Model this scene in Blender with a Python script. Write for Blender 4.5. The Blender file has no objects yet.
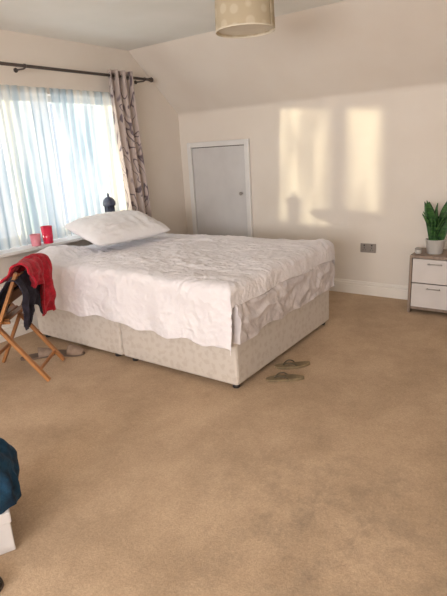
import bpy, math, random
from mathutils import Matrix, Vector, noise
random.seed(4)
C = bpy.context.scene.collection
S = bpy.context.scene
S.view_settings.view_transform = 'Standard'
PI = math.pi
def nz(x, y, z=0.0): return noise.noise(Vector((x, y, z)))
def sst(a, b, x):
    t = min(1, max(0, (x-a)/(b-a))); return t*t*(3-2*t)

# ---------------------------------------------------------------- materials
def srgb(r, g, b):
    f = lambda c: (c/255/12.92) if c/255 <= .04045 else ((c/255+.055)/1.055)**2.4
    return (f(r), f(g), f(b), 1)
def mat(name, c1, c2=None, scale=20, rough=.8, bump=0, bscale=None, metal=0, detail=4, stretch=(1,1,1), sheen=0, bdist=.01, ramp=(.35,.65)):
    m = bpy.data.materials.new(name); m.use_nodes = True
    nt = m.node_tree; N = nt.nodes; L = nt.links
    p = N['Principled BSDF']; p.inputs['Roughness'].default_value = rough; p.inputs['Metallic'].default_value = metal
    p.inputs['Base Color'].default_value = c1
    if sheen: p.inputs['Sheen Weight'].default_value = sheen
    tc = N.new('ShaderNodeTexCoord'); mp = N.new('ShaderNodeMapping'); mp.inputs['Scale'].default_value = stretch
    L.new(tc.outputs['Object'], mp.inputs['Vector'])
    c2 = c2 or tuple([v*.93 for v in c1[:3]])+(1,)
    n = N.new('ShaderNodeTexNoise'); n.inputs['Scale'].default_value = scale; n.inputs['Detail'].default_value = detail
    r = N.new('ShaderNodeValToRGB'); r.color_ramp.elements[0].color = c2; r.color_ramp.elements[1].color = c1
    r.color_ramp.elements[0].position = ramp[0]; r.color_ramp.elements[1].position = ramp[1]
    L.new(mp.outputs[0], n.inputs['Vector']); L.new(n.outputs['Fac'], r.inputs['Fac']); L.new(r.outputs['Color'], p.inputs['Base Color'])
    if bump:
        n2 = N.new('ShaderNodeTexNoise'); n2.inputs['Scale'].default_value = bscale or scale*3; n2.inputs['Detail'].default_value = 6
        b = N.new('ShaderNodeBump'); b.inputs['Strength'].default_value = bump; b.inputs['Distance'].default_value = bdist
        L.new(mp.outputs[0], n2.inputs['Vector']); L.new(n2.outputs['Fac'], b.inputs['Height']); L.new(b.outputs[0], p.inputs['Normal'])
    return m
M = {}
M['wall'] = mat('wall_paint', srgb(228,219,210), srgb(225,215,205), 3, .75, .08, 60)
M['ceil'] = mat('ceiling_paint', srgb(238,237,233), srgb(234,233,228), 3, .8, .08, 60)
M['gloss'] = mat('gloss_white', srgb(228,225,224), srgb(222,219,218), 5, .35)
M['doorp'] = mat('door_grey_white', srgb(212,209,209), srgb(206,203,203), 5, .4)
M['skirt'] = mat('skirting_cream', srgb(234,227,219), srgb(229,221,213), 5, .4)
M['dark'] = mat('dark_metal', srgb(88,78,74), None, 20, .45, metal=.4)
M['black'] = mat('black_plastic', srgb(44,40,40), None, 20, .5)
M['chrome'] = mat('brushed_steel', srgb(166,158,152), srgb(146,138,132), 60, .4, metal=.3, stretch=(1,1,20))
M['silver'] = mat('pale_silver', srgb(176,169,164), None, 60, .4, metal=.2)
M['upvc'] = mat('window_frame_white', srgb(225,226,228), None, 10, .3)
M['linen'] = mat('white_linen', srgb(235,231,235), srgb(230,225,230), 9, .9, .5, 30, sheen=.1, bdist=.018)
M['pillow'] = mat('pillow_cotton', srgb(238,236,239), srgb(233,230,234), 9, .9, .3, 34, sheen=.1)
M['sheet'] = mat('crumpled_sheet', srgb(218,211,212), srgb(204,196,198), 12, .9, .45, 30, stretch=(1,1,1), bdist=.015)
M['wood'] = mat('honey_wood', srgb(176,120,70), srgb(142,92,50), 6, .45, .05, 30, stretch=(1,1,.3))
M['taupe'] = mat('taupe_oak', srgb(152,132,118), srgb(130,112,99), 6, .5, .05, 40, stretch=(6,6,.6))
M['drawer'] = mat('drawer_white', srgb(212,205,202), None, 6, .4)
M['red'] = mat('red_knit', srgb(192,22,48), srgb(150,10,34), 40, .9, .4, 160, sheen=.1)
M['navy'] = mat('navy_cotton', srgb(46,42,58), srgb(28,25,36), 25, .9, .3, 90)
M['teal'] = mat('teal_fleece', srgb(16,60,88), srgb(8,36,58), 25, .95, .4, 120)
M['box'] = mat('white_card', srgb(206,201,201), None, 6, .6)
M['olive'] = mat('olive_rubber', srgb(134,116,88), srgb(108,93,70), 25, .7)
M['olive2'] = mat('olive_strap', srgb(84,74,58), None, 30, .6)
M['tan'] = mat('taupe_suede', srgb(162,140,124), srgb(140,118,103), 25, .8)
M['tan2'] = mat('taupe_lining', srgb(112,94,82), None, 25, .8)
M['leaf'] = mat('snake_leaf', srgb(74,118,60), srgb(30,64,36), 14, .45, stretch=(1,1,4))
M['pot'] = mat('ceramic_pot', srgb(196,192,188), None, 8, .3)
M['soil'] = mat('soil', srgb(60,44,34), None, 60, .95, .5, 80)
M['lantern'] = mat('blue_grey_metal', srgb(84,88,106), srgb(62,66,84), 30, .5, metal=.2)
M['redglass'] = mat('red_glass', srgb(222,44,78), srgb(200,30,66), 10, .15)
M['pinkglass'] = mat('pink_glass', srgb(232,150,162), srgb(216,130,146), 10, .2)
M['wax'] = mat('wax', srgb(240,220,205), None, 10, .5)
M['shadein'] = mat('shade_lining', srgb(222,212,194), None, 10, .7)
M['bulb'] = mat('bulb_glass', srgb(240,238,232), None, 10, .2)

def carpet():
    m = mat('carpet_tan', srgb(203,176,148), srgb(192,165,137), 1.4, .98, .0, ramp=(.3,.7))
    nt = m.node_tree; N = nt.nodes; L = nt.links; p = N['Principled BSDF']
    tc = N.new('ShaderNodeTexCoord')
    n = N.new('ShaderNodeTexNoise'); n.inputs['Scale'].default_value = 130; n.inputs['Detail'].default_value = 6; n.inputs['Roughness'].default_value=.75
    r = N.new('ShaderNodeValToRGB'); r.color_ramp.elements[0].position=.30; r.color_ramp.elements[1].position=.68
    r.color_ramp.elements[0].color = (.72,.71,.70,1); r.color_ramp.elements[1].color = (1.10,1.10,1.10,1)
    n3 = N.new('ShaderNodeTexNoise'); n3.inputs['Scale'].default_value = 2.6; n3.inputs['Detail'].default_value = 9; n3.inputs['Roughness'].default_value=.7
    r3 = N.new('ShaderNodeValToRGB'); r3.color_ramp.elements[0].position=.36; r3.color_ramp.elements[1].position=.60
    r3.color_ramp.elements[0].color = (.80,.79,.78,1); r3.color_ramp.elements[1].color = (1,1,1,1)
    n4 = N.new('ShaderNodeTexNoise'); n4.inputs['Scale'].default_value = 7; n4.inputs['Detail'].default_value = 9; n4.inputs['Roughness'].default_value=.8
    r4 = N.new('ShaderNodeValToRGB'); r4.color_ramp.elements[0].position=.47; r4.color_ramp.elements[1].position=.64
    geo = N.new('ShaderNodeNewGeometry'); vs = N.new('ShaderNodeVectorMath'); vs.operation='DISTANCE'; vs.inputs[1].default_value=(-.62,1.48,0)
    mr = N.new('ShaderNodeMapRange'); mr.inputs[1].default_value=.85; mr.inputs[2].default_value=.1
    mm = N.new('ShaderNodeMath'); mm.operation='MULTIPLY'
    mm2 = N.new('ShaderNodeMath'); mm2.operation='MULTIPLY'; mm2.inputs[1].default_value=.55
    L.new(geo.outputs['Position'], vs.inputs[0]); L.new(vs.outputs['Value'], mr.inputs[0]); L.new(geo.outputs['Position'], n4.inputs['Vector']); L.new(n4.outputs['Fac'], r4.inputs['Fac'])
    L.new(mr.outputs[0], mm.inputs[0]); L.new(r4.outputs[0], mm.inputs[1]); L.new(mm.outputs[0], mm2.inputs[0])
    base = p.inputs['Base Color'].links[0].from_socket
    mx = N.new('ShaderNodeMix'); mx.data_type='RGBA'; mx.blend_type='MULTIPLY'; mx.inputs[0].default_value=1
    mx2 = N.new('ShaderNodeMix'); mx2.data_type='RGBA'; mx2.blend_type='MULTIPLY'; mx2.inputs[0].default_value=1
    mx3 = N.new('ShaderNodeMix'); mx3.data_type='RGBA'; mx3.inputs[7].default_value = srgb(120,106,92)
    L.new(tc.outputs['Object'], n.inputs['Vector']); L.new(tc.outputs['Object'], n3.inputs['Vector'])
    L.new(n.outputs['Fac'], r.inputs['Fac']); L.new(n3.outputs['Fac'], r3.inputs['Fac'])
    L.new(base, mx.inputs[6]); L.new(r.outputs[0], mx.inputs[7]); L.new(mx.outputs[2], mx2.inputs[6]); L.new(r3.outputs[0], mx2.inputs[7])
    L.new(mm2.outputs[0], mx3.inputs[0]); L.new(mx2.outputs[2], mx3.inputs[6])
    L.new(mx3.outputs[2], p.inputs['Base Color'])
    b = N.new('ShaderNodeBump'); b.inputs['Strength'].default_value=.4; b.inputs['Distance'].default_value=.006
    L.new(n.outputs['Fac'], b.inputs['Height']); L.new(b.outputs[0], p.inputs['Normal'])
    return m
M['carpet'] = carpet()
def damask():
    m = mat('divan_fabric', srgb(208,188,170), None, 6, .85)
    nt = m.node_tree; N = nt.nodes; L = nt.links; p = N['Principled BSDF']
    tc = N.new('ShaderNodeTexCoord')
    v = N.new('ShaderNodeTexVoronoi'); v.inputs['Scale'].default_value = 17; v.inputs['Randomness'].default_value=.6
    n = N.new('ShaderNodeTexNoise'); n.inputs['Scale'].default_value = 44; n.inputs['Detail'].default_value=4
    mx0 = N.new('ShaderNodeMath'); mx0.operation='MULTIPLY_ADD'; mx0.inputs[1].default_value=1.5
    r = N.new('ShaderNodeValToRGB'); r.color_ramp.elements[0].position=.78; r.color_ramp.elements[1].position=1.0
    mp_ = N.new('ShaderNodeMath'); mp_.operation='MULTIPLY'; mp_.inputs[1].default_value=.83
    r.color_ramp.elements[0].color = srgb(196,185,176); r.color_ramp.elements[1].color = srgb(205,196,188)
    L.new(tc.outputs['Object'], v.inputs['Vector']); L.new(tc.outputs['Object'], n.inputs['Vector'])
    L.new(n.outputs['Fac'], mx0.inputs[0]); L.new(v.outputs['Distance'], mx0.inputs[2]); L.new(mx0.outputs[0], mp_.inputs[0]); L.new(mp_.outputs[0], r.inputs['Fac'])
    L.new(r.outputs[0], p.inputs['Base Color'])
    return m
M['divan'] = damask()
def printed():
    m = mat('leaf_print', srgb(200,176,170), None, 6, .9)
    nt = m.node_tree; N = nt.nodes; L = nt.links; p = N['Principled BSDF']
    uv = N.new('ShaderNodeUVMap'); mp = N.new('ShaderNodeMapping'); mp.inputs['Scale'].default_value=(.9,.75,1); mp.inputs['Rotation'].default_value=(0,0,.5)
    n = N.new('ShaderNodeTexNoise'); n.inputs['Scale'].default_value = 3.6; n.inputs['Detail'].default_value=1.2; n.inputs['Distortion'].default_value=2.0
    r = N.new('ShaderNodeValToRGB'); cr=r.color_ramp; lt=srgb(198,183,178); dk=srgb(112,99,106)
    cr.elements[0].position=.42; cr.elements[0].color=lt; cr.elements[1].position=.70; cr.elements[1].color=srgb(116,104,111)
    for q,cc in ((.44,dk),(.462,dk),(.482,lt),(.63,lt)):
        e=cr.elements.new(q); e.color=cc
    L.new(uv.outputs[0], mp.inputs[0]); L.new(mp.outputs[0], n.inputs['Vector']); L.new(n.outputs['Fac'], r.inputs['Fac']); L.new(r.outputs[0], p.inputs['Base Color'])
    t = N.new('ShaderNodeBsdfTranslucent'); L.new(r.outputs[0], t.inputs['Color'])
    ms = N.new('ShaderNodeMixShader'); ms.inputs[0].default_value=.2
    L.new(p.outputs[0], ms.inputs[1]); L.new(t.outputs[0], ms.inputs[2]); L.new(ms.outputs[0], N['Material Output'].inputs['Surface'])
    return m
M['print'] = printed()
def net():
    m = bpy.data.materials.new('sheer_net'); m.use_nodes = True
    nt = m.node_tree; N = nt.nodes; L = nt.links
    N.remove(N['Principled BSDF'])
    geo = N.new('ShaderNodeNewGeometry'); mp = N.new('ShaderNodeMapping'); mp.inputs['Scale'].default_value=(.01,1,.14)
    n = N.new('ShaderNodeTexNoise'); n.inputs['Scale'].default_value = 10; n.inputs['Detail'].default_value=3; n.inputs['Distortion'].default_value=.3
    wv = N.new('ShaderNodeTexWave'); wv.bands_direction='Y'; wv.inputs['Scale'].default_value=4.6; wv.inputs['Distortion'].default_value=3.2; wv.inputs['Detail'].default_value=2
    L.new(geo.outputs['Position'], mp.inputs[0]); L.new(mp.outputs[0], n.inputs['Vector']); L.new(mp.outputs[0], wv.inputs['Vector'])
    sm = N.new('ShaderNodeMath'); sm.operation='MULTIPLY_ADD'; sm.inputs[1].default_value=.17
    ad = N.new('ShaderNodeMath'); ad.operation='ADD'; ad.inputs[1].default_value=-.085
    L.new(wv.outputs['Fac'], sm.inputs[0]); L.new(n.outputs['Fac'], sm.inputs[2]); L.new(sm.outputs[0], ad.inputs[0])
    fac = ad.outputs[0]
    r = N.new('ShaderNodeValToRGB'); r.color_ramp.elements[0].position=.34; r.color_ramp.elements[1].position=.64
    r.color_ramp.elements[0].color = srgb(168,184,194); r.color_ramp.elements[1].color = srgb(236,235,228)  # painted streaks: sky light and fold shading put into the net colour
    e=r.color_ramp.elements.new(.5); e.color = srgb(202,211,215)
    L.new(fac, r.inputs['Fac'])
    r2 = N.new('ShaderNodeValToRGB'); r2.color_ramp.elements[0].position=.36; r2.color_ramp.elements[1].position=.62
    r2.color_ramp.elements[0].color = (.13,.13,.13,1); r2.color_ramp.elements[1].color = (.38,.38,.38,1)
    L.new(fac, r2.inputs['Fac'])
    d = N.new('ShaderNodeBsdfDiffuse'); t = N.new('ShaderNodeBsdfTranslucent'); tr = N.new('ShaderNodeBsdfTransparent')
    L.new(r.outputs[0], d.inputs[0]); L.new(r.outputs[0], t.inputs[0])
    m1 = N.new('ShaderNodeMixShader'); m1.inputs[0].default_value=.6; L.new(d.outputs[0], m1.inputs[1]); L.new(t.outputs[0], m1.inputs[2])
    m2 = N.new('ShaderNodeMixShader'); L.new(r2.outputs[0], m2.inputs[0]); L.new(m1.outputs[0], m2.inputs[1]); L.new(tr.outputs[0], m2.inputs[2])
    L.new(m2.outputs[0], N['Material Output'].inputs['Surface'])
    return m
M['net'] = net()
def pane():
    m = bpy.data.materials.new('window_glass'); m.use_nodes = True
    nt = m.node_tree; N = nt.nodes; L = nt.links; N.remove(N['Principled BSDF'])
    g = N.new('ShaderNodeBsdfGlossy'); g.inputs['Roughness'].default_value=.02; tr = N.new('ShaderNodeBsdfTransparent')
    ms = N.new('ShaderNodeMixShader'); ms.inputs[0].default_value=.05
    L.new(tr.outputs[0], ms.inputs[1]); L.new(g.outputs[0], ms.inputs[2]); L.new(ms.outputs[0], N['Material Output'].inputs['Surface'])
    return m
M['pane'] = pane()
def shade():
    m = mat('dotted_shade', srgb(206,182,140), None, 6, .8)
    nt = m.node_tree; N = nt.nodes; L = nt.links; p = N['Principled BSDF']
    uv = N.new('ShaderNodeUVMap')
    v = N.new('ShaderNodeTexVoronoi'); v.inputs['Scale'].default_value = .8; v.inputs['Randomness'].default_value=.25
    r = N.new('ShaderNodeValToRGB'); r.color_ramp.elements[0].position=.26; r.color_ramp.elements[1].position=.36
    r.color_ramp.elements[0].color = srgb(226,215,194); r.color_ramp.elements[1].color = srgb(214,200,174)
    L.new(uv.outputs[0], v.inputs['Vector']); L.new(v.outputs['Distance'], r.inputs['Fac']); L.new(r.outputs[0], p.inputs['Base Color'])
    t = N.new('ShaderNodeBsdfTranslucent'); L.new(r.outputs[0], t.inputs['Color'])
    ms = N.new('ShaderNodeMixShader'); ms.inputs[0].default_value=.35
    L.new(p.outputs[0], ms.inputs[1]); L.new(t.outputs[0], ms.inputs[2]); L.new(ms.outputs[0], N['Material Output'].inputs['Surface'])
    return m
M['shade'] = shade()

# ---------------------------------------------------------------- mesh helpers
class MB:
    def __init__(s): s.v=[]; s.f=[]
    def add(s, vs, fs):
        o=len(s.v); s.v += [Vector(v) for v in vs]; s.f += [tuple(i+o for i in f) for f in fs]; return s
    def box(s, a, b, mtx=None):
        x0,y0,z0=a; x1,y1,z1=b
        vs=[Vector(p) for p in ((x0,y0,z0),(x1,y0,z0),(x1,y1,z0),(x0,y1,z0),(x0,y0,z1),(x1,y0,z1),(x1,y1,z1),(x0,y1,z1))]
        if mtx: vs=[mtx@v for v in vs]
        return s.add(vs, [(0,3,2,1),(4,5,6,7),(0,1,5,4),(1,2,6,5),(2,3,7,6),(3,0,4,7)])
    def bar(s, p, q, w, d, up=(0,0,1)):
        p=Vector(p); q=Vector(q); z=(q-p); Ln=z.length; z.normalize()
        x=Vector(up).cross(z)
        if x.length<1e-4: x=Vector((1,0,0)).cross(z)
        x.normalize(); y=z.cross(x)
        m=Matrix((( x.x,y.x,z.x,p.x),(x.y,y.y,z.y,p.y),(x.z,y.z,z.z,p.z),(0,0,0,1)))
        return s.box((-w/2,-d/2,0),(w/2,d/2,Ln),m)
    def tube(s, pts, r, n=12, caps=True):
        pts=[Vector(p) for p in pts]; vs=[]
        for i,p in enumerate(pts):
            t=(pts[min(i+1,len(pts)-1)]-pts[max(i-1,0)]).normalized()
            a=Vector((0,0,1)) if abs(t.z)<.9 else Vector((1,0,0))
            x=a.cross(t).normalized(); y=t.cross(x)
            rr=r[i] if isinstance(r,(list,tuple)) else r
            vs += [p+(x*math.cos(k*2*PI/n)+y*math.sin(k*2*PI/n))*rr for k in range(n)]
        fs=[]
        for i in range(len(pts)-1):
            for k in range(n): fs.append((i*n+k,i*n+(k+1)%n,(i+1)*n+(k+1)%n,(i+1)*n+k))
        if caps: fs += [tuple(range(n-1,-1,-1)), tuple((len(pts)-1)*n+k for k in range(n))]
        return s.add(vs,fs)
    def lathe(s, prof, c=(0,0,0), n=28, caps=True):
        c=Vector(c); vs=[]; fs=[]
        for r,z in prof: vs += [c+Vector((r*math.cos(k*2*PI/n),r*math.sin(k*2*PI/n),z)) for k in range(n)]
        for i in range(len(prof)-1):
            for k in range(n): fs.append((i*n+k,i*n+(k+1)%n,(i+1)*n+(k+1)%n,(i+1)*n+k))
        if caps: fs += [tuple(range(n-1,-1,-1)), tuple((len(prof)-1)*n+k for k in range(n))]
        return s.add(vs,fs)
    def grid(s, fn, nu, nv):
        vs=[fn(i/nu,j/nv) for j in range(nv+1) for i in range(nu+1)]
        return s.add(vs,[(j*(nu+1)+i,j*(nu+1)+i+1,(j+1)*(nu+1)+i+1,(j+1)*(nu+1)+i) for j in range(nv) for i in range(nu)])
    def build(s, name, m, parent=None, smooth=False, bevel=0, solid=0, uvs=None, local=False):
        me=bpy.data.meshes.new(name)
        off=Vector((0,0,0)) if (parent is None or local) else parent.location
        org=Vector((0,0,0))
        if parent is None and not local:
            xs=[v.x for v in s.v]; ys=[v.y for v in s.v]; zs=[v.z for v in s.v]
            org=Vector(((min(xs)+max(xs))/2,(min(ys)+max(ys))/2,min(zs)))
        elif parent is not None and parent.type=='MESH' and not local:
            off=parent.location+(parent.parent.location if parent.parent else Vector())
        me.from_pydata([v-off-org for v in s.v],[],s.f); me.materials.append(m); me.update()
        if smooth:
            for p in me.polygons: p.use_smooth=True
        if uvs:
            u=me.uv_layers.new(name='UVMap')
            for l in me.loops: u.data[l.index].uv=uvs[l.vertex_index]
        o=bpy.data.objects.new(name,me); C.objects.link(o); o.location=org
        if parent: o.parent=parent; o.location=(0,0,0)
        if solid: md=o.modifiers.new('s','SOLIDIFY'); md.thickness=solid; md.offset=0
        if bevel: md=o.modifiers.new('b','BEVEL'); md.width=bevel; md.segments=2; md.limit_method='ANGLE'
        return o
def tag(o,label,cat,group=None):
    o['label']=label; o['category']=cat
    if group: o['group']=group
    return o
def thing(name, loc, label, cat, group=None, rz=0):
    o=bpy.data.objects.new(name,None); C.objects.link(o); o.location=loc; o.rotation_euler=(0,0,rz)
    o.empty_display_size=.1
    return tag(o,label,cat,group)
def struct(o): o['kind']='structure'; return o

# ---------------------------------------------------------------- room
XL,XR,YF,YB=-3.804,1.3,-2.7,4.55
ZK,ZC,YC=1.836,2.413,3.861
WY0,WY1,WZ0,WZ1=2.08,3.6,.72,1.965
T=.25; FR=.03
struct(MB().box((XL-T,YF-T,-.12),(XR+T,YB+T,0)).build('floor',M['carpet']))
struct(MB().box((XL-T,YB,0),(XR+T,YB+T,ZK-FR)).build('wall_back',M['wall']))
b=MB()
b.box((XL-T,YF-T,0),(XL,WY0,ZC)); b.box((XL-T,WY1,0),(XL,YC,ZC)); b.box((XL-T,WY0,0),(XL,WY1,WZ0)); b.box((XL-T,WY0,WZ1),(XL,WY1,ZC))
b.add([(x,y,z) for x in (XL-T,XL) for y,z in ((YC,0),(YB,0),(YB,ZK),(YC,ZC))],[(0,1,2,3),(7,6,5,4),(0,4,5,1),(1,5,6,2),(2,6,7,3),(3,7,4,0)])
struct(b.build('wall_left',M['wall']))
struct(MB().box((XR,YF-T,0),(XR+T,YB,ZC)).build('wall_right',M['wall']))
b=MB(); fx0,fx1,fz0,fz1=-2.2,.9,.8,2.15
b.box((XL,YF-T,0),(fx0,YF,ZC)); b.box((fx1,YF-T,0),(XR,YF,ZC)); b.box((fx0,YF-T,0),(fx1,YF,fz0)); b.box((fx0,YF-T,fz1),(fx1,YF,ZC))
struct(b.build('wall_front',M['wall']))
struct(MB().box((XL-T,YF-T,ZC),(XR+T,YC,ZC+.15)).build('ceiling',M['ceil']))
# sloping ceiling with a small soft plaster curve where it meets the wall
b=MB()
dl=Vector((YC-YB,ZC-ZK)).normalized(); p0=Vector((YB,ZK-FR)); p1=Vector((YB,ZK)); p2=Vector((YB,ZK))+dl*FR
pf=[]
for k in range(9):
    t=k/8; q=p0*(1-t)**2+p1*2*t*(1-t)+p2*t*t; pf.append((q.x,q.y))
pf.append((YC,ZC)); pf+=[(YC+.1,ZC+.15),(YB+T,ZK+.14),(YB+T,ZK-FR)]
k=len(pf)
b.add([(x,y,z) for x in (XL-T,XR+T) for y,z in pf],[(i,(i+1)%k,k+(i+1)%k,k+i) for i in range(k)]+[tuple(range(k-1,-1,-1)),tuple(range(k,2*k))])
struct(b.build('ceiling_slope',M['wall']))
DX0,DX1,DZT=-3.687,-2.869,1.524
def skirting(name,p0,p1,nrm):
    pf=[(.001,0),(.020,0),(.020,.085),(.015,.093),(.018,.101),(.018,.106),(.010,.114),(.010,.122),(.005,.130),(.001,.130)]
    p0=Vector(p0); p1=Vector(p1); nn=Vector(nrm); k=len(pf)
    vs=[p+nn*d+Vector((0,0,z)) for p in (p0,p1) for d,z in pf]
    fs=[(i,(i+1)%k,k+(i+1)%k,k+i) for i in range(k)]+[tuple(range(k-1,-1,-1)),tuple(range(k,2*k))]
    return struct(MB().add(vs,fs).build(name,M['skirt']))
skirting('baseboard_back',(DX1,YB,0),(XR,YB,0),(0,-1,0))
skirting('baseboard_left',(XL,YF,0),(XL,YB-.02,0),(1,0,0))
fw=.055
o=MB().box((DX0+fw+.007,YB-.016,.06),(DX1-fw-.007,YB-.002,DZT-fw-.007)).build('door_1',M['doorp'],bevel=.002); struct(o)
fr=MB().box((DX0,YB-.035,0),(DX0+fw,YB-.001,DZT)); fr.box((DX1-fw,YB-.035,0),(DX1,YB-.001,DZT)); fr.box((DX0+fw,YB-.035,DZT-fw),(DX1-fw,YB-.001,DZT)); fr.box((DX0+fw,YB-.03,0),(DX1-fw,YB-.001,.055))
fr.build('door_frame',M['gloss'],o,bevel=.006)
MB().box((DX0+fw-.002,YB-.0018,.05),(DX1-fw+.002,YB-.0006,DZT-fw+.002)).build('door_gap_shadow',M['dark'],o)  # thin dark sheet stands in for the shadow line round the door
kb=MB(); kb.tube([(-2.975,YB-.016,.97),(-2.975,YB-.04,.97),(-2.975,YB-.046,.97),(-2.975,YB-.06,.97),(-2.975,YB-.066,.97)],[.008,.008,.017,.019,.008],14)
kb.build('door_knob',M['chrome'],o,smooth=True)

# window 1
gx=XL-.17
w=MB()
f_=.05
w.box((gx-.03,WY0,WZ0),(gx+.03,WY0+f_,WZ1)); w.box((gx-.03,WY1-f_,WZ0),(gx+.03,WY1,WZ1))
w.box((gx-.03,WY0+f_,WZ0),(gx+.03,WY1-f_,WZ0+.10)); w.box((gx-.03,WY0+f_,WZ1-f_),(gx+.03,WY1-f_,WZ1))
w.box((gx-.03,2.475,WZ0+.1),(gx+.03,2.605,WZ1-f_))
win=struct(w.build('window_1',M['upvc'],bevel=.004))
g=MB()
for a,c in ((WY0+f_,2.475),(2.605,WY1-f_)): g.box((gx-.004,a,WZ0+.1),(gx+.004,c,WZ1-f_))
g.build('glass_pane',M['pane'],win)
sl=MB().box((gx+.031,WY0,WZ0+.0),(XL+.001,WY1,WZ0+.025)); sl.box((XL+.001,WY0-.06,WZ0),(XL+.17,3.40,WZ0+.025))
sl.build('window_sill',M['gloss'],win,bevel=.004)
SZ=WZ0+.025
w=MB(); gy=YF-.15  # unseen window added behind the camera to let the fill light in
w.box((fx0,gy-.03,fz0),(fx0+.06,gy+.03,fz1)); w.box((fx1-.06,gy-.03,fz0),(fx1,gy+.03,fz1)); w.box((fx0,gy-.03,fz0),(fx1,gy+.03,fz0+.06)); w.box((fx0,gy-.03,fz1-.06),(fx1,gy+.03,fz1)); w.box((-.7,gy-.03,fz0),(-.6,gy+.03,fz1))
struct(w.build('window_added',M['upvc'],bevel=.004))

# ---------------------------------------------------------------- net curtains
def netf(y0,y1,ph):
    def fn(u,v):
        y=y0+(y1-y0)*u; z=WZ0+.032+(WZ1+.045-WZ0-.032)*v
        a=.012+.005*(1-v)
        x=XL+.030+a*math.sin((u*(y1-y0)*78)+ph+2.2*nz(u*4,v*.9,ph))+.006*nz(u*9,v*.8,ph+3)
        return (x,y,z)
    return fn
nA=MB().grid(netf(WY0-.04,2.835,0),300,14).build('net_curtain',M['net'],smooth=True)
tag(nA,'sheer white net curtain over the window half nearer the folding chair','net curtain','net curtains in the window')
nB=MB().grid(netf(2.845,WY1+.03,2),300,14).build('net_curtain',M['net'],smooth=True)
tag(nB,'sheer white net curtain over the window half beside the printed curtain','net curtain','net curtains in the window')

# pole
RX=XL+.13; RZ=2.143
pole=thing('curtain_pole',(RX,3.0,RZ),'dark metal curtain pole above the window with ball end','curtain pole')
MB().tube([(RX,1.6,RZ),(RX,3.98,RZ)],.0125,14).build('rod',M['dark'],pole,smooth=True)
for ye,sg in ((3.98,1),(1.6,-1)):
    f=MB().tube([(RX,ye,RZ),(RX,ye+sg*.012,RZ),(RX,ye+sg*.016,RZ),(RX,ye+sg*.035,RZ),(RX,ye+sg*.05,RZ),(RX,ye+sg*.06,RZ)],[.016,.018,.014,.024,.02,.006],16)
    f.build('finial',M['dark'],pole,smooth=True)
for yb in (2.58,3.92,1.75):
    f=MB().tube([(XL+.001,yb,RZ-.015),(XL+.008,yb,RZ-.015)],.018,16); f.tube([(XL+.008,yb,RZ-.015),(RX-.02,yb,RZ-.018),(RX,yb,RZ-.014)],.006,10)
    f.tube([(RX,yb-.007,RZ),(RX,yb+.007,RZ)],.016,14)
    f.build('bracket',M['dark'],pole,smooth=True)
def curtain(y0t,y1t,y0b,y1b,zb,ph,label):
    nu,nv=170,40; uvs=[]
    zt=RZ+.05
    root=thing('curtain',(RX,(y0t+y1t)/2,zb),label,'curtain')
    mb=MB()
    def fn(u,v):
        k=sst(0,1,1-v)
        z=zb+(zt-zb)*v
        y0=y0t+(y0b-y0t)*k; y1=y1t+(y1b-y1t)*k
        amp=.040+.012*k
        y=y0+(y1-y0)*(u+.012*math.sin(u*2*PI*5+1))
        x=RX+amp*math.cos(u*2*PI*3.5+ph+.5*nz(u*3,v*2))+.010*nz(u*5,v*3,4)*k
        uvs.append((u*1.3,v*1.6)); return (x,y,z)
    mb.grid(fn,nu,nv); mb.build('fabric_panel',M['print'],root,smooth=True,uvs=uvs)
    for i in range(7):
        y=y0t+(y1t-y0t)*(i+.5)/7
        r=MB()
        n=20
        vs=[(RX+rr*math.cos(a*2*PI/n),y+dy,RZ+rr*math.sin(a*2*PI/n)) for dy in (-.002,.002) for rr in (.016,.025) for a in range(n)]
        fs=[]
        for a in range(n):
            c_=(a+1)%n
            fs+=[(a,c_,n+c_,n+a),(2*n+a,3*n+a,3*n+c_,2*n+c_),(n+a,n+c_,3*n+c_,3*n+a),(c_,a,2*n+a,2*n+c_)]
        r.add(vs,fs).build('eyelet',M['chrome'],root)
    return root
curtain(3.44,3.76,3.52,3.83,.50,0,'pinkish grey curtain printed with dark branching lines, hanging beside the net-covered window')

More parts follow.
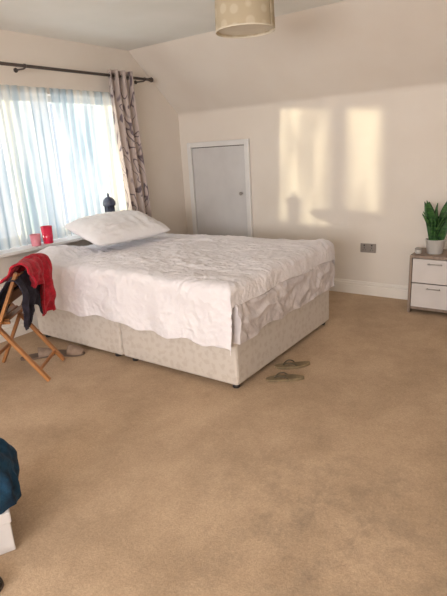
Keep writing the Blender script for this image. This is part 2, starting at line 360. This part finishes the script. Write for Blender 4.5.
# ---------------------------------------------------------------- bed
BX0,BX1,BY0,BY1=-3.60,-1.58,2.259,3.637
bed=thing('divan_bed',(-2.59,2.95,0),'double divan bed with beige damask base and white mattress','bed')
for a,c in ((BX0,-2.592),(-2.584,BX1)):
    MB().box((a,BY0,.028),(c,BY1,.33)).build('divan_base',M['divan'],bed,bevel=.018)
for x in (BX0+.07,-2.68,-2.50,BX1-.04):
    for y in (BY0+.04,BY1-.06):
        MB().lathe([(.018,0),(.024,.005),(.024,.02),(.018,.034)],(x,y,0),14).build('foot',M['black'],bed,smooth=True)
MB().box((BX0,BY0+.01,.332),(BX1-.015,BY1-.01,.575)).build('mattress',M['sheet'],bed,bevel=.04)
mb=MB()
def sheet(u,v):
    Lx=(BX1+.004)-BX0; drop=.27
    def fold(s,total,both):
        if both:
            if s<drop: return 0.0, drop-s
            if s>drop+total: return total, s-drop-total
            return s-drop,0.0
        if s<=total: return s,0.0
        return total, s-total
    px,dx=fold(u*(Lx+drop),Lx,False); W=(BY1-BY0)+.004
    py,dy=fold(v*(W+2*drop),W,True)
    dn=max(dx,dy)
    x=BX0+px; y=BY0-.002+py; z=.585-dn
    c=Vector((x,y,z))
    w=.008*nz(x*6,y*6,z*6)+.004*nz(x*14,y*14,z*14+5)
    if dx>0:
        wy=y+.06*nz(y*4,z*6,3); wz=z+.05*nz(y*5,z*5,8)
        rd=1-abs(nz(wy*3.2+3.5*wz,wz*7-wy*1.5,7))*2.6; rd2=1-abs(nz(wy*8-7*wz,wz*12+wy*3,2))*2.6; rd3=1-abs(nz(wy*18+10*wz,wz*22,2))*2.6
        env=min(1,dx/.05)
        c.x+=abs(w)+env*(.018*max(0,rd)+.011*max(0,rd2)+.0045*max(0,rd3)+.012*math.sin(min(1,dx/drop)*PI))
        c.z+=env*.004*rd2+ .026*nz(y*4,3,1)*dx/drop
    if dy>0: c.y+=(-1 if py==0 else 1)*abs(w)*.3
    if dn==0: c.z+=abs(w)*.2
    return c
mb.grid(sheet,190,230)
sh=mb.build('fitted_sheet',M['sheet'],smooth=True)
tag(sh,'crumpled off-white fitted sheet around the mattress, bare at the foot','sheet')

# duvet
mb=MB()
D1,D2,R=.40,.22,.055
def prof(s,W):
    q=R*PI/2
    if s<D1-q: return 0,(R+(D1-q-s))
    if s<D1:
        a=(s-(D1-q))/R; return R-R*math.cos(a), R-R*math.sin(a)
    if s<D1+W-2*R: return R+s-D1,0
    t=s-(D1+W-2*R)
    if t<q:
        a=t/R; return W-R+R*math.sin(a), R-R*math.cos(a)
    return W, R+(t-q)
def duvet(u,v):
    W=(BY1-BY0)+.070
    s=v*(D1+W-2*R+D2)
    yo,dz=prof(s,W)
    x00=-3.56+.05*nz(v*6,8,2)
    ln=-x00+BX1+.035+ (.080+.09*nz(v*4,2,1))
    xs=x00+u*ln
    xe=BX1-.045
    x=xs; df=0
    if xs>xe:
        t=xs-xe; a=min(t/R,PI/2)
        x=xe+R*math.sin(a); df=R-R*math.cos(a)+max(0,t-R*PI/2)
    y=BY0-.035+yo
    hb=math.exp(-((x+3.42)/.16)**2-((y-2.42)/.22)**2)
    top=.676+.024*nz(x*1.8,y*1.8,3)-.01*sst(-2.9,-3.5,x)+.008*sst(-2.0,-1.6,x)+.07*hb
    z=top-max(dz,df)-(.4*min(dz,df))
    side=sst(0,.1,dz)
    near=1 if s<D1 else -1
    if near==1 and dz>0:
        z-= (.030*math.sin(x*2.9+1)+.07*nz(x*2.2,1,6)+.024*nz(x*7,1,6))*(dz/D1)
        y-= (.004+.024*dz/D1)*(.5+.5*math.sin(x*15+7*nz(x*2,0,1)+z*5))*side
        y-= .016*side*nz(x*5,z*3,9)
    elif dz>0: y+=.01*side*math.sin(x*15)
    if df>0: x+= .02*(df/.15)*(.5+.5*math.sin(y*13+2*nz(y*3,1)))
    wx=x+.06*nz(x*3,y*3,4); wy=y+.06*nz(x*3,y*3,9)
    n1=1-abs(nz(wx*2.2+.6*wy,wy*2.6,z*2))*2.6
    n2=1-abs(nz(wx*4-3*wy,wy*5+wx*1,z*4+4))*2.6
    n4=1-abs(nz(wx*6+9*wy,wy*10-wx*8,z*7+8))*2.6
    n5=1-abs(nz(wx*20-11*wy,wy*24+wx*9,z*20+8))*2.6
    gate=.6+.4*sst(-.15,.3,nz(x*1.7,y*1.7,12))+.25*hb
    wr=(.009*n1*abs(n1)+.0085*max(-.3,n2)+.0075*max(-.2,n4)+.0034*max(-.3,n5))*gate
    if dz==0 and df==0: z+=wr
    elif dz>0: y-=near*wr*1.1; z+=wr*.3
    else: x+=wr*.7; z+=wr*.4
    return (x,y,z)
mb.grid(duvet,340,320)
dv=mb.build('duvet',M['linen'],smooth=True,solid=.008)
tag(dv,'rumpled white duvet draped over the bed and hanging down its side','duvet')

# pillow
def pillow(name,c,L,W,H,rz,tilt,roll,label,seed,group=None):
    mb=MB(); n=64
    R=Matrix.Translation(c)@Matrix.Rotation(rz,4,'Z')@Matrix.Rotation(tilt,4,'Y')@Matrix.Rotation(roll,4,'X')
    def surf(sg):
        def fn(u,v):
            a=math.sin((2*u-1)*PI/2); b=math.sin((2*v-1)*PI/2)
            x=a*W/2*(1-.08*b**8)*(1-.04*(1-b*b)); y=b*L/2*(1-.06*a**8)*(1-.04*(1-a*a))
            e=max(0,(1-abs(a)**2.4))*max(0,(1-abs(b)**2.8))
            h=H/2*e**.52
            wr=.012*nz(a*2.4+seed,b*3,sg)+.008*(1-abs(nz(a*4,b*4+seed,sg))*3)+.004*(1-abs(nz(a*9,b*9+seed,sg))*3)
            return R@Vector((x,y,sg*h*(1 if sg>0 else .7)+wr*min(1,e*3)))
        return fn
    mb.grid(surf(1),n,n); mb.grid(surf(-1),n,n)
    k=n*n; mb.f=mb.f[:k]+[tuple(reversed(f)) for f in mb.f[k:]]
    o=mb.build(name,M['pillow'],smooth=True)
    tag(o,label,'pillow',group); return o
pillow('pillow',(-3.24,2.96,.83),.81,.53,.21,-.10,.26,.0,'large plump white pillow lying on top of the duvet',1)

# ---------------------------------------------------------------- sill things
lc=(XL+.118,3.28,SZ)
ln=thing('lantern',lc,'dark blue-grey domed lantern on the window sill behind the large pillow','lantern')
MB().lathe([(.050,0),(.055,.012),(.046,.022)],lc,24).build('base',M['lantern'],ln,smooth=True)
f=MB()
for k in range(6):
    a=k*PI/3; f.tube([(lc[0]+.044*math.cos(a),lc[1]+.044*math.sin(a),SZ+.02),(lc[0]+.044*math.cos(a),lc[1]+.044*math.sin(a),SZ+.235)],.006,8)
f.build('cage',M['lantern'],ln,smooth=True)
MB().lathe([(.038,.02),(.038,.23)],lc,24).build('chimney',M['lantern'],ln,smooth=True)
MB().lathe([(.056,.232),(.062,.242),(.060,.266),(.050,.290),(.032,.308),(.014,.316),(.010,.324),(.015,.332),(.010,.342),(.003,.356)],lc,28).build('dome',M['lantern'],ln,smooth=True)
def jar(name,y,h,r,m,label):
    t=thing(name,(XL+.105,y,SZ),label,'candle holder' if name!='tumbler' else 'tumbler')
    c=(XL+.105,y,SZ)
    MB().lathe([(r*.82,0),(r*.86,.004),(r,h),(r*.94,h),(r*.8,.01)],c,28).build('glass',m,t,smooth=True)
    MB().lathe([(r*.78,.011),(r*.84,h*.5)],c,24).build('wax' if name!='tumbler' else 'drink',M['wax'] if name!='tumbler' else M['navy'],t,smooth=True)
    return t
jar('tumbler',2.56,.145,.048,M['redglass'],'tall pinkish red tumbler on the window sill')
jar('candle_holder',2.44,.095,.044,M['pinkglass'],'short pale pink glass candle holder on the window sill left of the red tumbler')

# ---------------------------------------------------------------- socket
so=thing('wall_socket',(-1.59,YB,.46),'brushed steel double wall socket above the skirting board','socket')
MB().box((-1.665,YB-.010,.417),(-1.515,YB-.001,.503)).build('face_plate',M['chrome'],so,bevel=.003)
for dx in (-.036,.036):
    h=MB()
    for a,b2,w_,h_ in ((0,.010,.003,.005),(-.011,-.010,.0035,.0025),(.011,-.010,.0035,.0025)):
        h.box((-1.59+dx+a-w_,YB-.0125,.452+b2-h_),(-1.59+dx+a+w_,YB-.0102,.452+b2+h_))
    h.build('plug_hole',M['black'],so)
    MB().box((-1.59+dx-.006,YB-.014,.480),(-1.59+dx+.006,YB-.0102,.493)).build('switch',M['black'],so,bevel=.001)

# ---------------------------------------------------------------- bedside drawers
tx0,tx1,ty0,ty1,th=-1.108,-.56,4.18,4.525,.50
ta=thing('bedside_table',(-.83,4.35,0),'taupe bedside table with two white drawers against the back wall','bedside table')
b=MB(); b.box((tx0,ty0,0),(tx0+.022,ty1,th-.022)); b.box((tx1-.022,ty0,0),(tx1,ty1,th-.022)); b.box((tx0,ty0,th-.022),(tx1,ty1,th)); b.box((tx0+.022,ty0+.02,.03),(tx1-.022,ty1,.052)); b.box((tx0+.022,ty1-.01,.052),(tx1-.022,ty1,th-.022))
b.build('carcass',M['taupe'],ta,bevel=.002)
for z0,z1 in ((.058,.262),(.270,.472)):
    dr=MB(); dr.box((tx0+.026,ty0+.004,z0),(tx1-.026,ty0+.022,z1)); dr.box((tx0+.04,ty0+.022,z0+.02),(tx1-.04,ty1-.03,z1-.03))
    d=dr.build('drawer',M['drawer'],ta,bevel=.002)
    h=MB(); cx=(tx0+tx1)/2-.07; zz=z1-.035
    h.tube([(cx-.055,ty0-.018,zz),(cx+.055,ty0-.018,zz)],.005,10); h.tube([(cx-.045,ty0+.004,zz),(cx-.045,ty0-.018,zz)],.004,8); h.tube([(cx+.045,ty0+.004,zz),(cx+.045,ty0-.018,zz)],.004,8)
    h.build('handle',M['silver'],d,smooth=True)
# plant
px,py=-.945,4.32
pl=thing('snake_plant',(px,py,th),'snake plant with upright green leaves in a pale pot on the bedside table','potted plant')
MB().lathe([(.055,0),(.060,.005),(.075,.11),(.078,.115),(.078,.12),(.070,.12),(.066,.1)],(px,py,th),28).build('pot',M['pot'],pl,smooth=True)
MB().lathe([(.001,.101),(.0655,.1)],(px,py,th),24,caps=False).build('soil',M['soil'],pl)
random.seed(11)
for k in range(24):
    a=k*2.4; rr=.012+.042*random.random(); H_=.18+.17*random.random(); lean=.02+.085*random.random(); tw=random.random()*3; wd=.025+.012*random.random()
    def fn(u,v,a=a,rr=rr,H_=H_,lean=lean,tw=tw,wd=wd):
        w=wd*(min(1,.6+v*1.2))*(1-max(0,(v-.55)/.45)**2)
        t=tw+v*.6; s=(2*u-1)*w
        cx=px+math.cos(a)*(rr+lean*v*v); cy=py+math.sin(a)*(rr+lean*v*v)
        cup=.006*(2*u-1)**2
        return (cx+math.cos(t)*s-math.sin(t)*cup, cy+math.sin(t)*s+math.cos(t)*cup, th+.1+H_*v)
    MB().grid(fn,4,14).build('leaf',M['leaf'],pl,smooth=True,solid=.003)
cj=thing('jar',(-1.065,4.27,th),'small pale lidded jar on the bedside table beside the plant','jar')
MB().lathe([(.02,0),(.026,.004),(.028,.03),(.024,.036)],(-1.065,4.27,th),22).build('body',M['pot'],cj,smooth=True)
MB().lathe([(.0265,.0365),(.027,.046),(.02,.05)],(-1.065,4.27,th),22).build('lid',M['chrome'],cj,smooth=True)

# ---------------------------------------------------------------- pendant
cx,cy=-1.77,2.805
la=thing('pendant_lamp',(cx,cy,2.10),'cream drum lampshade with pale round dots hanging from the ceiling','lamp')
uvs=[]; n=64
r0,r1=.178,.172; vs=[];fs=[]
for j in range(9):
    for i in range(n+1):
        a=i/n*2*PI; r=r0+(r1-r0)*j/8
        vs.append((cx+r*math.cos(a),cy+r*math.sin(a),2.10+.215*j/8)); uvs.append((i/n*16,j/8*3.1))
for j in range(8):
    for i in range(n): fs.append((j*(n+1)+i,j*(n+1)+i+1,(j+1)*(n+1)+i+1,(j+1)*(n+1)+i))
sd=MB().add(vs,fs).build('lamp_shade',M['shade'],la,smooth=True,uvs=uvs,solid=.002)
MB().lathe([(.1765,.002),(.18,.002),(.18,.010),(.1765,.010),(.1765,.002)],(cx,cy,2.0985),64,caps=False).build('rim',M['shadein'],sd)
MB().lathe([(.001,.03),(.168,.03),(.168,.034),(.001,.034)],(cx,cy,2.085),48,caps=False).build('diffuser',M['shadein'],la)
MB().lathe([(.008,.14),(.028,.10),(.032,.07),(.02,.04),(.004,.035)],(cx,cy,2.10),20).build('bulb',M['bulb'],la,smooth=True)
MB().tube([(cx,cy,2.24),(cx,cy,2.41)],.004,8).build('cord',M['bulb'],la,smooth=True)
MB().lathe([(.045,.285),(.05,.312)],(cx,cy,2.10),24).build('ceiling_rose',M['bulb'],la,smooth=True)

# ---------------------------------------------------------------- folding chair
Fd=Vector((-.807,-.59,0)); Ld=Vector((-.59,.807,0)); O=Vector((-2.75,1.73,0))
def P(f,l,z): return O+Fd*f+Ld*l+Vector((0,0,z))
ZT=.745
ch=thing('folding_chair',tuple(O+Fd*.2+Ld*.2),'honey-coloured wooden folding chair hung with clothes beside the bed','chair')
for l in (0,.40):
    MB().bar(P(.08,l,ZT+.02),P(.46,l,.012),.022,.036,tuple(Ld)).build('front_leg',M['wood'],ch,bevel=.004)
for l in (.03,.37):
    MB().bar(P(.32,l,.47),P(0,l,.012),.022,.034,tuple(Ld)).build('rear_leg',M['wood'],ch,bevel=.004)
for k in range(2):
    zt=ZT-.04-.11*k; ff=.08+.38*(ZT+.02-zt)/(ZT+.008)
    MB().bar(P(ff,.011,zt),P(ff,.389,zt),.014,.06,(0,0,1)).build('back_slat',M['wood'],ch,bevel=.004)
for k in range(6):
    ff=.22+.062*k
    MB().bar(P(ff,.045,.45),P(ff,.355,.45),.045,.014,(0,0,1)).build('seat_slat',M['wood'],ch,bevel=.003)
for l in (.035,.365):
    MB().bar(P(.19,l,.435),P(.56,l,.435),.018,.02,(0,0,1)).build('seat_rail',M['wood'],ch,bevel=.003)
MB().bar(P(.37,.011,.17),P(.37,.389,.17),.016,.022,(0,0,1)).build('stretcher',M['wood'],ch,bevel=.003)
MB().bar(P(.055,.04,.09),P(.055,.36,.09),.016,.022,(0,0,1)).build('stretcher',M['wood'],ch,bevel=.003)
def drape(l0,l1,f_top,ztop,backf,front,seed,flare=.03,r=.035,puff=.0):
    def fn(u,v):
        back=backf(u)
        s=-back+(back+front)*v
        l=l0+(l1-l0)*u
        if s<-r: f=f_top-r+.12*(abs(s)-r); z=ztop-(abs(s)-r)
        elif s>r: f=f_top+r+.55*(s-r); z=ztop-(s-r)*.9
        else: f=f_top+s; z=ztop+math.sqrt(max(0,r*r-s*s))*.8
        k=min(1,abs(s)/.12)
        f+= (1 if s>0 else -1)*k*(.016+puff+.022*math.sin(u*13+seed+2*nz(u*3,v*2,seed))+.022*nz(u*9,v*7,seed))+.02*nz(u*4,v*5,seed)
        l+= .04*nz(u*3,v*4,seed+5)+ (u-.5)*flare*k
        z-= .06*k*abs(s)/.3*(.5+nz(u*4,1 if s>0 else 2,seed)*1.4) - .016*(1-k)*nz(u*8,1,seed)
        return P(f,l,z)
    return fn
cg=MB().grid(drape(.10,.43,.095,ZT+.02,lambda u:.15+.25*sst(.4,.7,u),.12,2,.04,.045,.014),70,70).build('cardigan',M['red'],smooth=True,solid=.014)
tag(cg,'bright red knitted cardigan draped over the folding chair back','cardigan')
def heap(c,rx,ry,h,seed,rz=0,z0=0,k=.25,pw=.7):
    def fn(u,v):
        a=u*2*PI; t=v*PI/2
        rr=math.cos(t)**pw; w=1+k*nz(math.cos(a)*1.4+seed,math.sin(a)*1.4,v*2)+.10*nz(math.cos(a)*4,math.sin(a)*4+seed,v*5)
        fold=.05*(1-abs(nz(math.cos(a)*3+seed,math.sin(a)*3,v*1.5))*3)
        x=rx*rr*(w+fold)*math.cos(a); y=ry*rr*(w+fold)*math.sin(a)
        z=z0+h*math.sin(t)**.8*(1+.25*nz(x*9,y*9,seed))+.012*nz(x*25,y*25,seed)*math.sin(t)
        return Vector(c)+Vector((x*math.cos(rz)-y*math.sin(rz),x*math.sin(rz)+y*math.cos(rz),z))
    return fn
ng=MB().grid(drape(-.035,.28,.105,ZT-.04,lambda u:.27+.05*math.sin(u*7),.36,7,.02,.028,.006),60,60).build('sweatshirt',M['navy'],smooth=True,solid=.008)
tag(ng,'dark navy sweatshirt hanging over the folding chair back beneath the red cardigan','clothing')

# shoes
def shoe(name,c,rz,label,ms,mst,group,side=1,L=.245,W=.078,closed=False,cat='sandal'):
    t=thing(name,(c[0],c[1],0),label,cat,group,rz)
    out=[]
    for k in range(40):
        a=k/40*2*PI; ca=math.cos(a); sa=math.sin(a)
        x=(abs(ca)**.85)*(1 if ca>0 else -1)*L/2
        w=W/2*(.90+.14*ca-.12*math.cos(2*a))
        out.append((x,(abs(sa)**.7)*(1 if sa>0 else -1)*w+side*.006*math.cos(a*2)))
    n=len(out)
    mb=MB(); mb.add([(x,y,0.001) for x,y in out]+[(x,y,.016+.006*max(0,-x/L*2)) for x,y in out],[tuple(range(n-1,-1,-1)),tuple(range(n,2*n))]+[(k,(k+1)%n,n+(k+1)%n,n+k) for k in range(n)])
    mb.build('sole',ms if not closed else mst,t,bevel=.003,local=True)
    if closed:
        def up(u,v):
            a=-1+2*u
            x=L/2*(.05+.93*v); wd=W/2*1.02*math.sqrt(max(0,1-(v*.98)**4))
            return (x, a*wd, .014+(.062-.03*v)*max(0,1-a*a)**.5*math.sqrt(max(0,1-(v*.98)**6)))
        MB().grid(up,20,16).build('upper',ms,t,smooth=True,local=True,solid=.004)
        return t
    def strap(s):
        return [(.065-.085*k/8, s*(.036*math.sin(k/8*PI/2)), .018+.022*math.sin(k/8*PI)**.8*(1-.2*k/8)) if 0<k<8 else (.065-.085*k/8, s*.036*math.sin(k/8*PI/2), .017) for k in range(9)]
    mb=MB()
    for s in (1,-1): mb.tube(strap(s),.0045,8)
    mb.build('strap',mst,t,smooth=True,local=True)
    return t
shoe('sandal',(-1.405,2.535),.60+PI,'olive flip-flop on the carpet by the bed foot, nearer the camera',M['olive'],M['olive2'],'flip-flops by the foot of the bed',1)
shoe('sandal',(-1.455,2.735),.72+PI,'olive flip-flop tucked closer against the bed foot',M['olive'],M['olive2'],'flip-flops by the foot of the bed',-1)
shoe('slipper',(-3.05,2.14),.35,'taupe slipper beside the bed base, farther from the chair leg',M['tan'],M['tan2'],'taupe slippers beside the bed',1,.25,.095,True,'slipper')
shoe('slipper',(-3.22,1.98),.95,'taupe slipper turned on the carpet behind the folding chair leg',M['tan'],M['tan2'],'taupe slippers beside the bed',-1,.25,.095,True,'slipper')
shoe('shoe',(-1.585,.55),.63,'black shoe toe on the carpet in front of the white box',M['black'],M['dark'],None,1,.25,.095,True,'shoe')

# box and teal garment bottom left
bx=thing('storage_box',(-1.75,.72,0),'white cardboard storage box on the carpet beneath the teal garment','box')
MR=Matrix.Translation((-1.61,.757,0))@Matrix.Rotation(1.12,4,'Z')
MB().box((-.22,0,.001),(0,.36,.145),MR).build('box_body',M['box'],bx,bevel=.004)
MB().box((-.226,-.006,.13),(.006,.366,.175),MR).build('lid',M['box'],bx,bevel=.004)
c=Vector((-1.805,.73,.176))
tag(MB().grid(heap(c,.18,.15,.24,8,.63,0,.15,.34),100,50).build('fleece',M['teal'],smooth=True),'dark teal fleece garment heaped on the white box at the room edge','clothing')

# ---------------------------------------------------------------- lights
w=bpy.data.worlds.new('World'); S.world=w; w.use_nodes=True
N=w.node_tree.nodes; bgn=N['Background']; bgn.inputs[0].default_value=(.80,.89,1,1); bgn.inputs[1].default_value=1.0
def area(name,loc,rot,sx,sy,e,col):
    l=bpy.data.lights.new(name,'AREA'); l.shape='RECTANGLE'; l.size=sx; l.size_y=sy; l.energy=e; l.color=col
    o=bpy.data.objects.new(name,l); C.objects.link(o); o.location=loc; o.rotation_euler=rot; return o
area('window_daylight',(XL-.34,2.84,1.36),(0,-PI/2,0),1.5,1.6,14.5,(.97,.99,1))
area('front_fill_light',(-.65,YF-.3,1.5),(PI/2,0,0),3.1,1.5,215,(1,.976,.955))  # added lamp, brightens the room from behind the camera
sl=bpy.data.lights.new('sun','SUN'); sl.energy=8.5; sl.angle=math.radians(1.6); sl.color=(1,.91,.62)
so_=bpy.data.objects.new('sun',sl); C.objects.link(so_)
dirv=Vector((1,.97,-.09)); so_.rotation_euler=dirv.to_track_quat('-Z','Y').to_euler(); so_.location=(-8,-2,3)

# ---------------------------------------------------------------- camera
cam=bpy.data.cameras.new('camera'); co=bpy.data.objects.new('camera',cam); C.objects.link(co)
R3=Matrix.Rotation(.631,3,'Z')@Matrix.Rotation(PI/2-.290,3,'X')@Matrix.Rotation(-.059,3,'Z')
co.matrix_world=Matrix.Translation((0,0,1.426))@R3.to_4x4()
cam.sensor_fit='VERTICAL'; cam.sensor_height=24; cam.lens=24*494.8/596; cam.clip_start=.02
S.camera=co
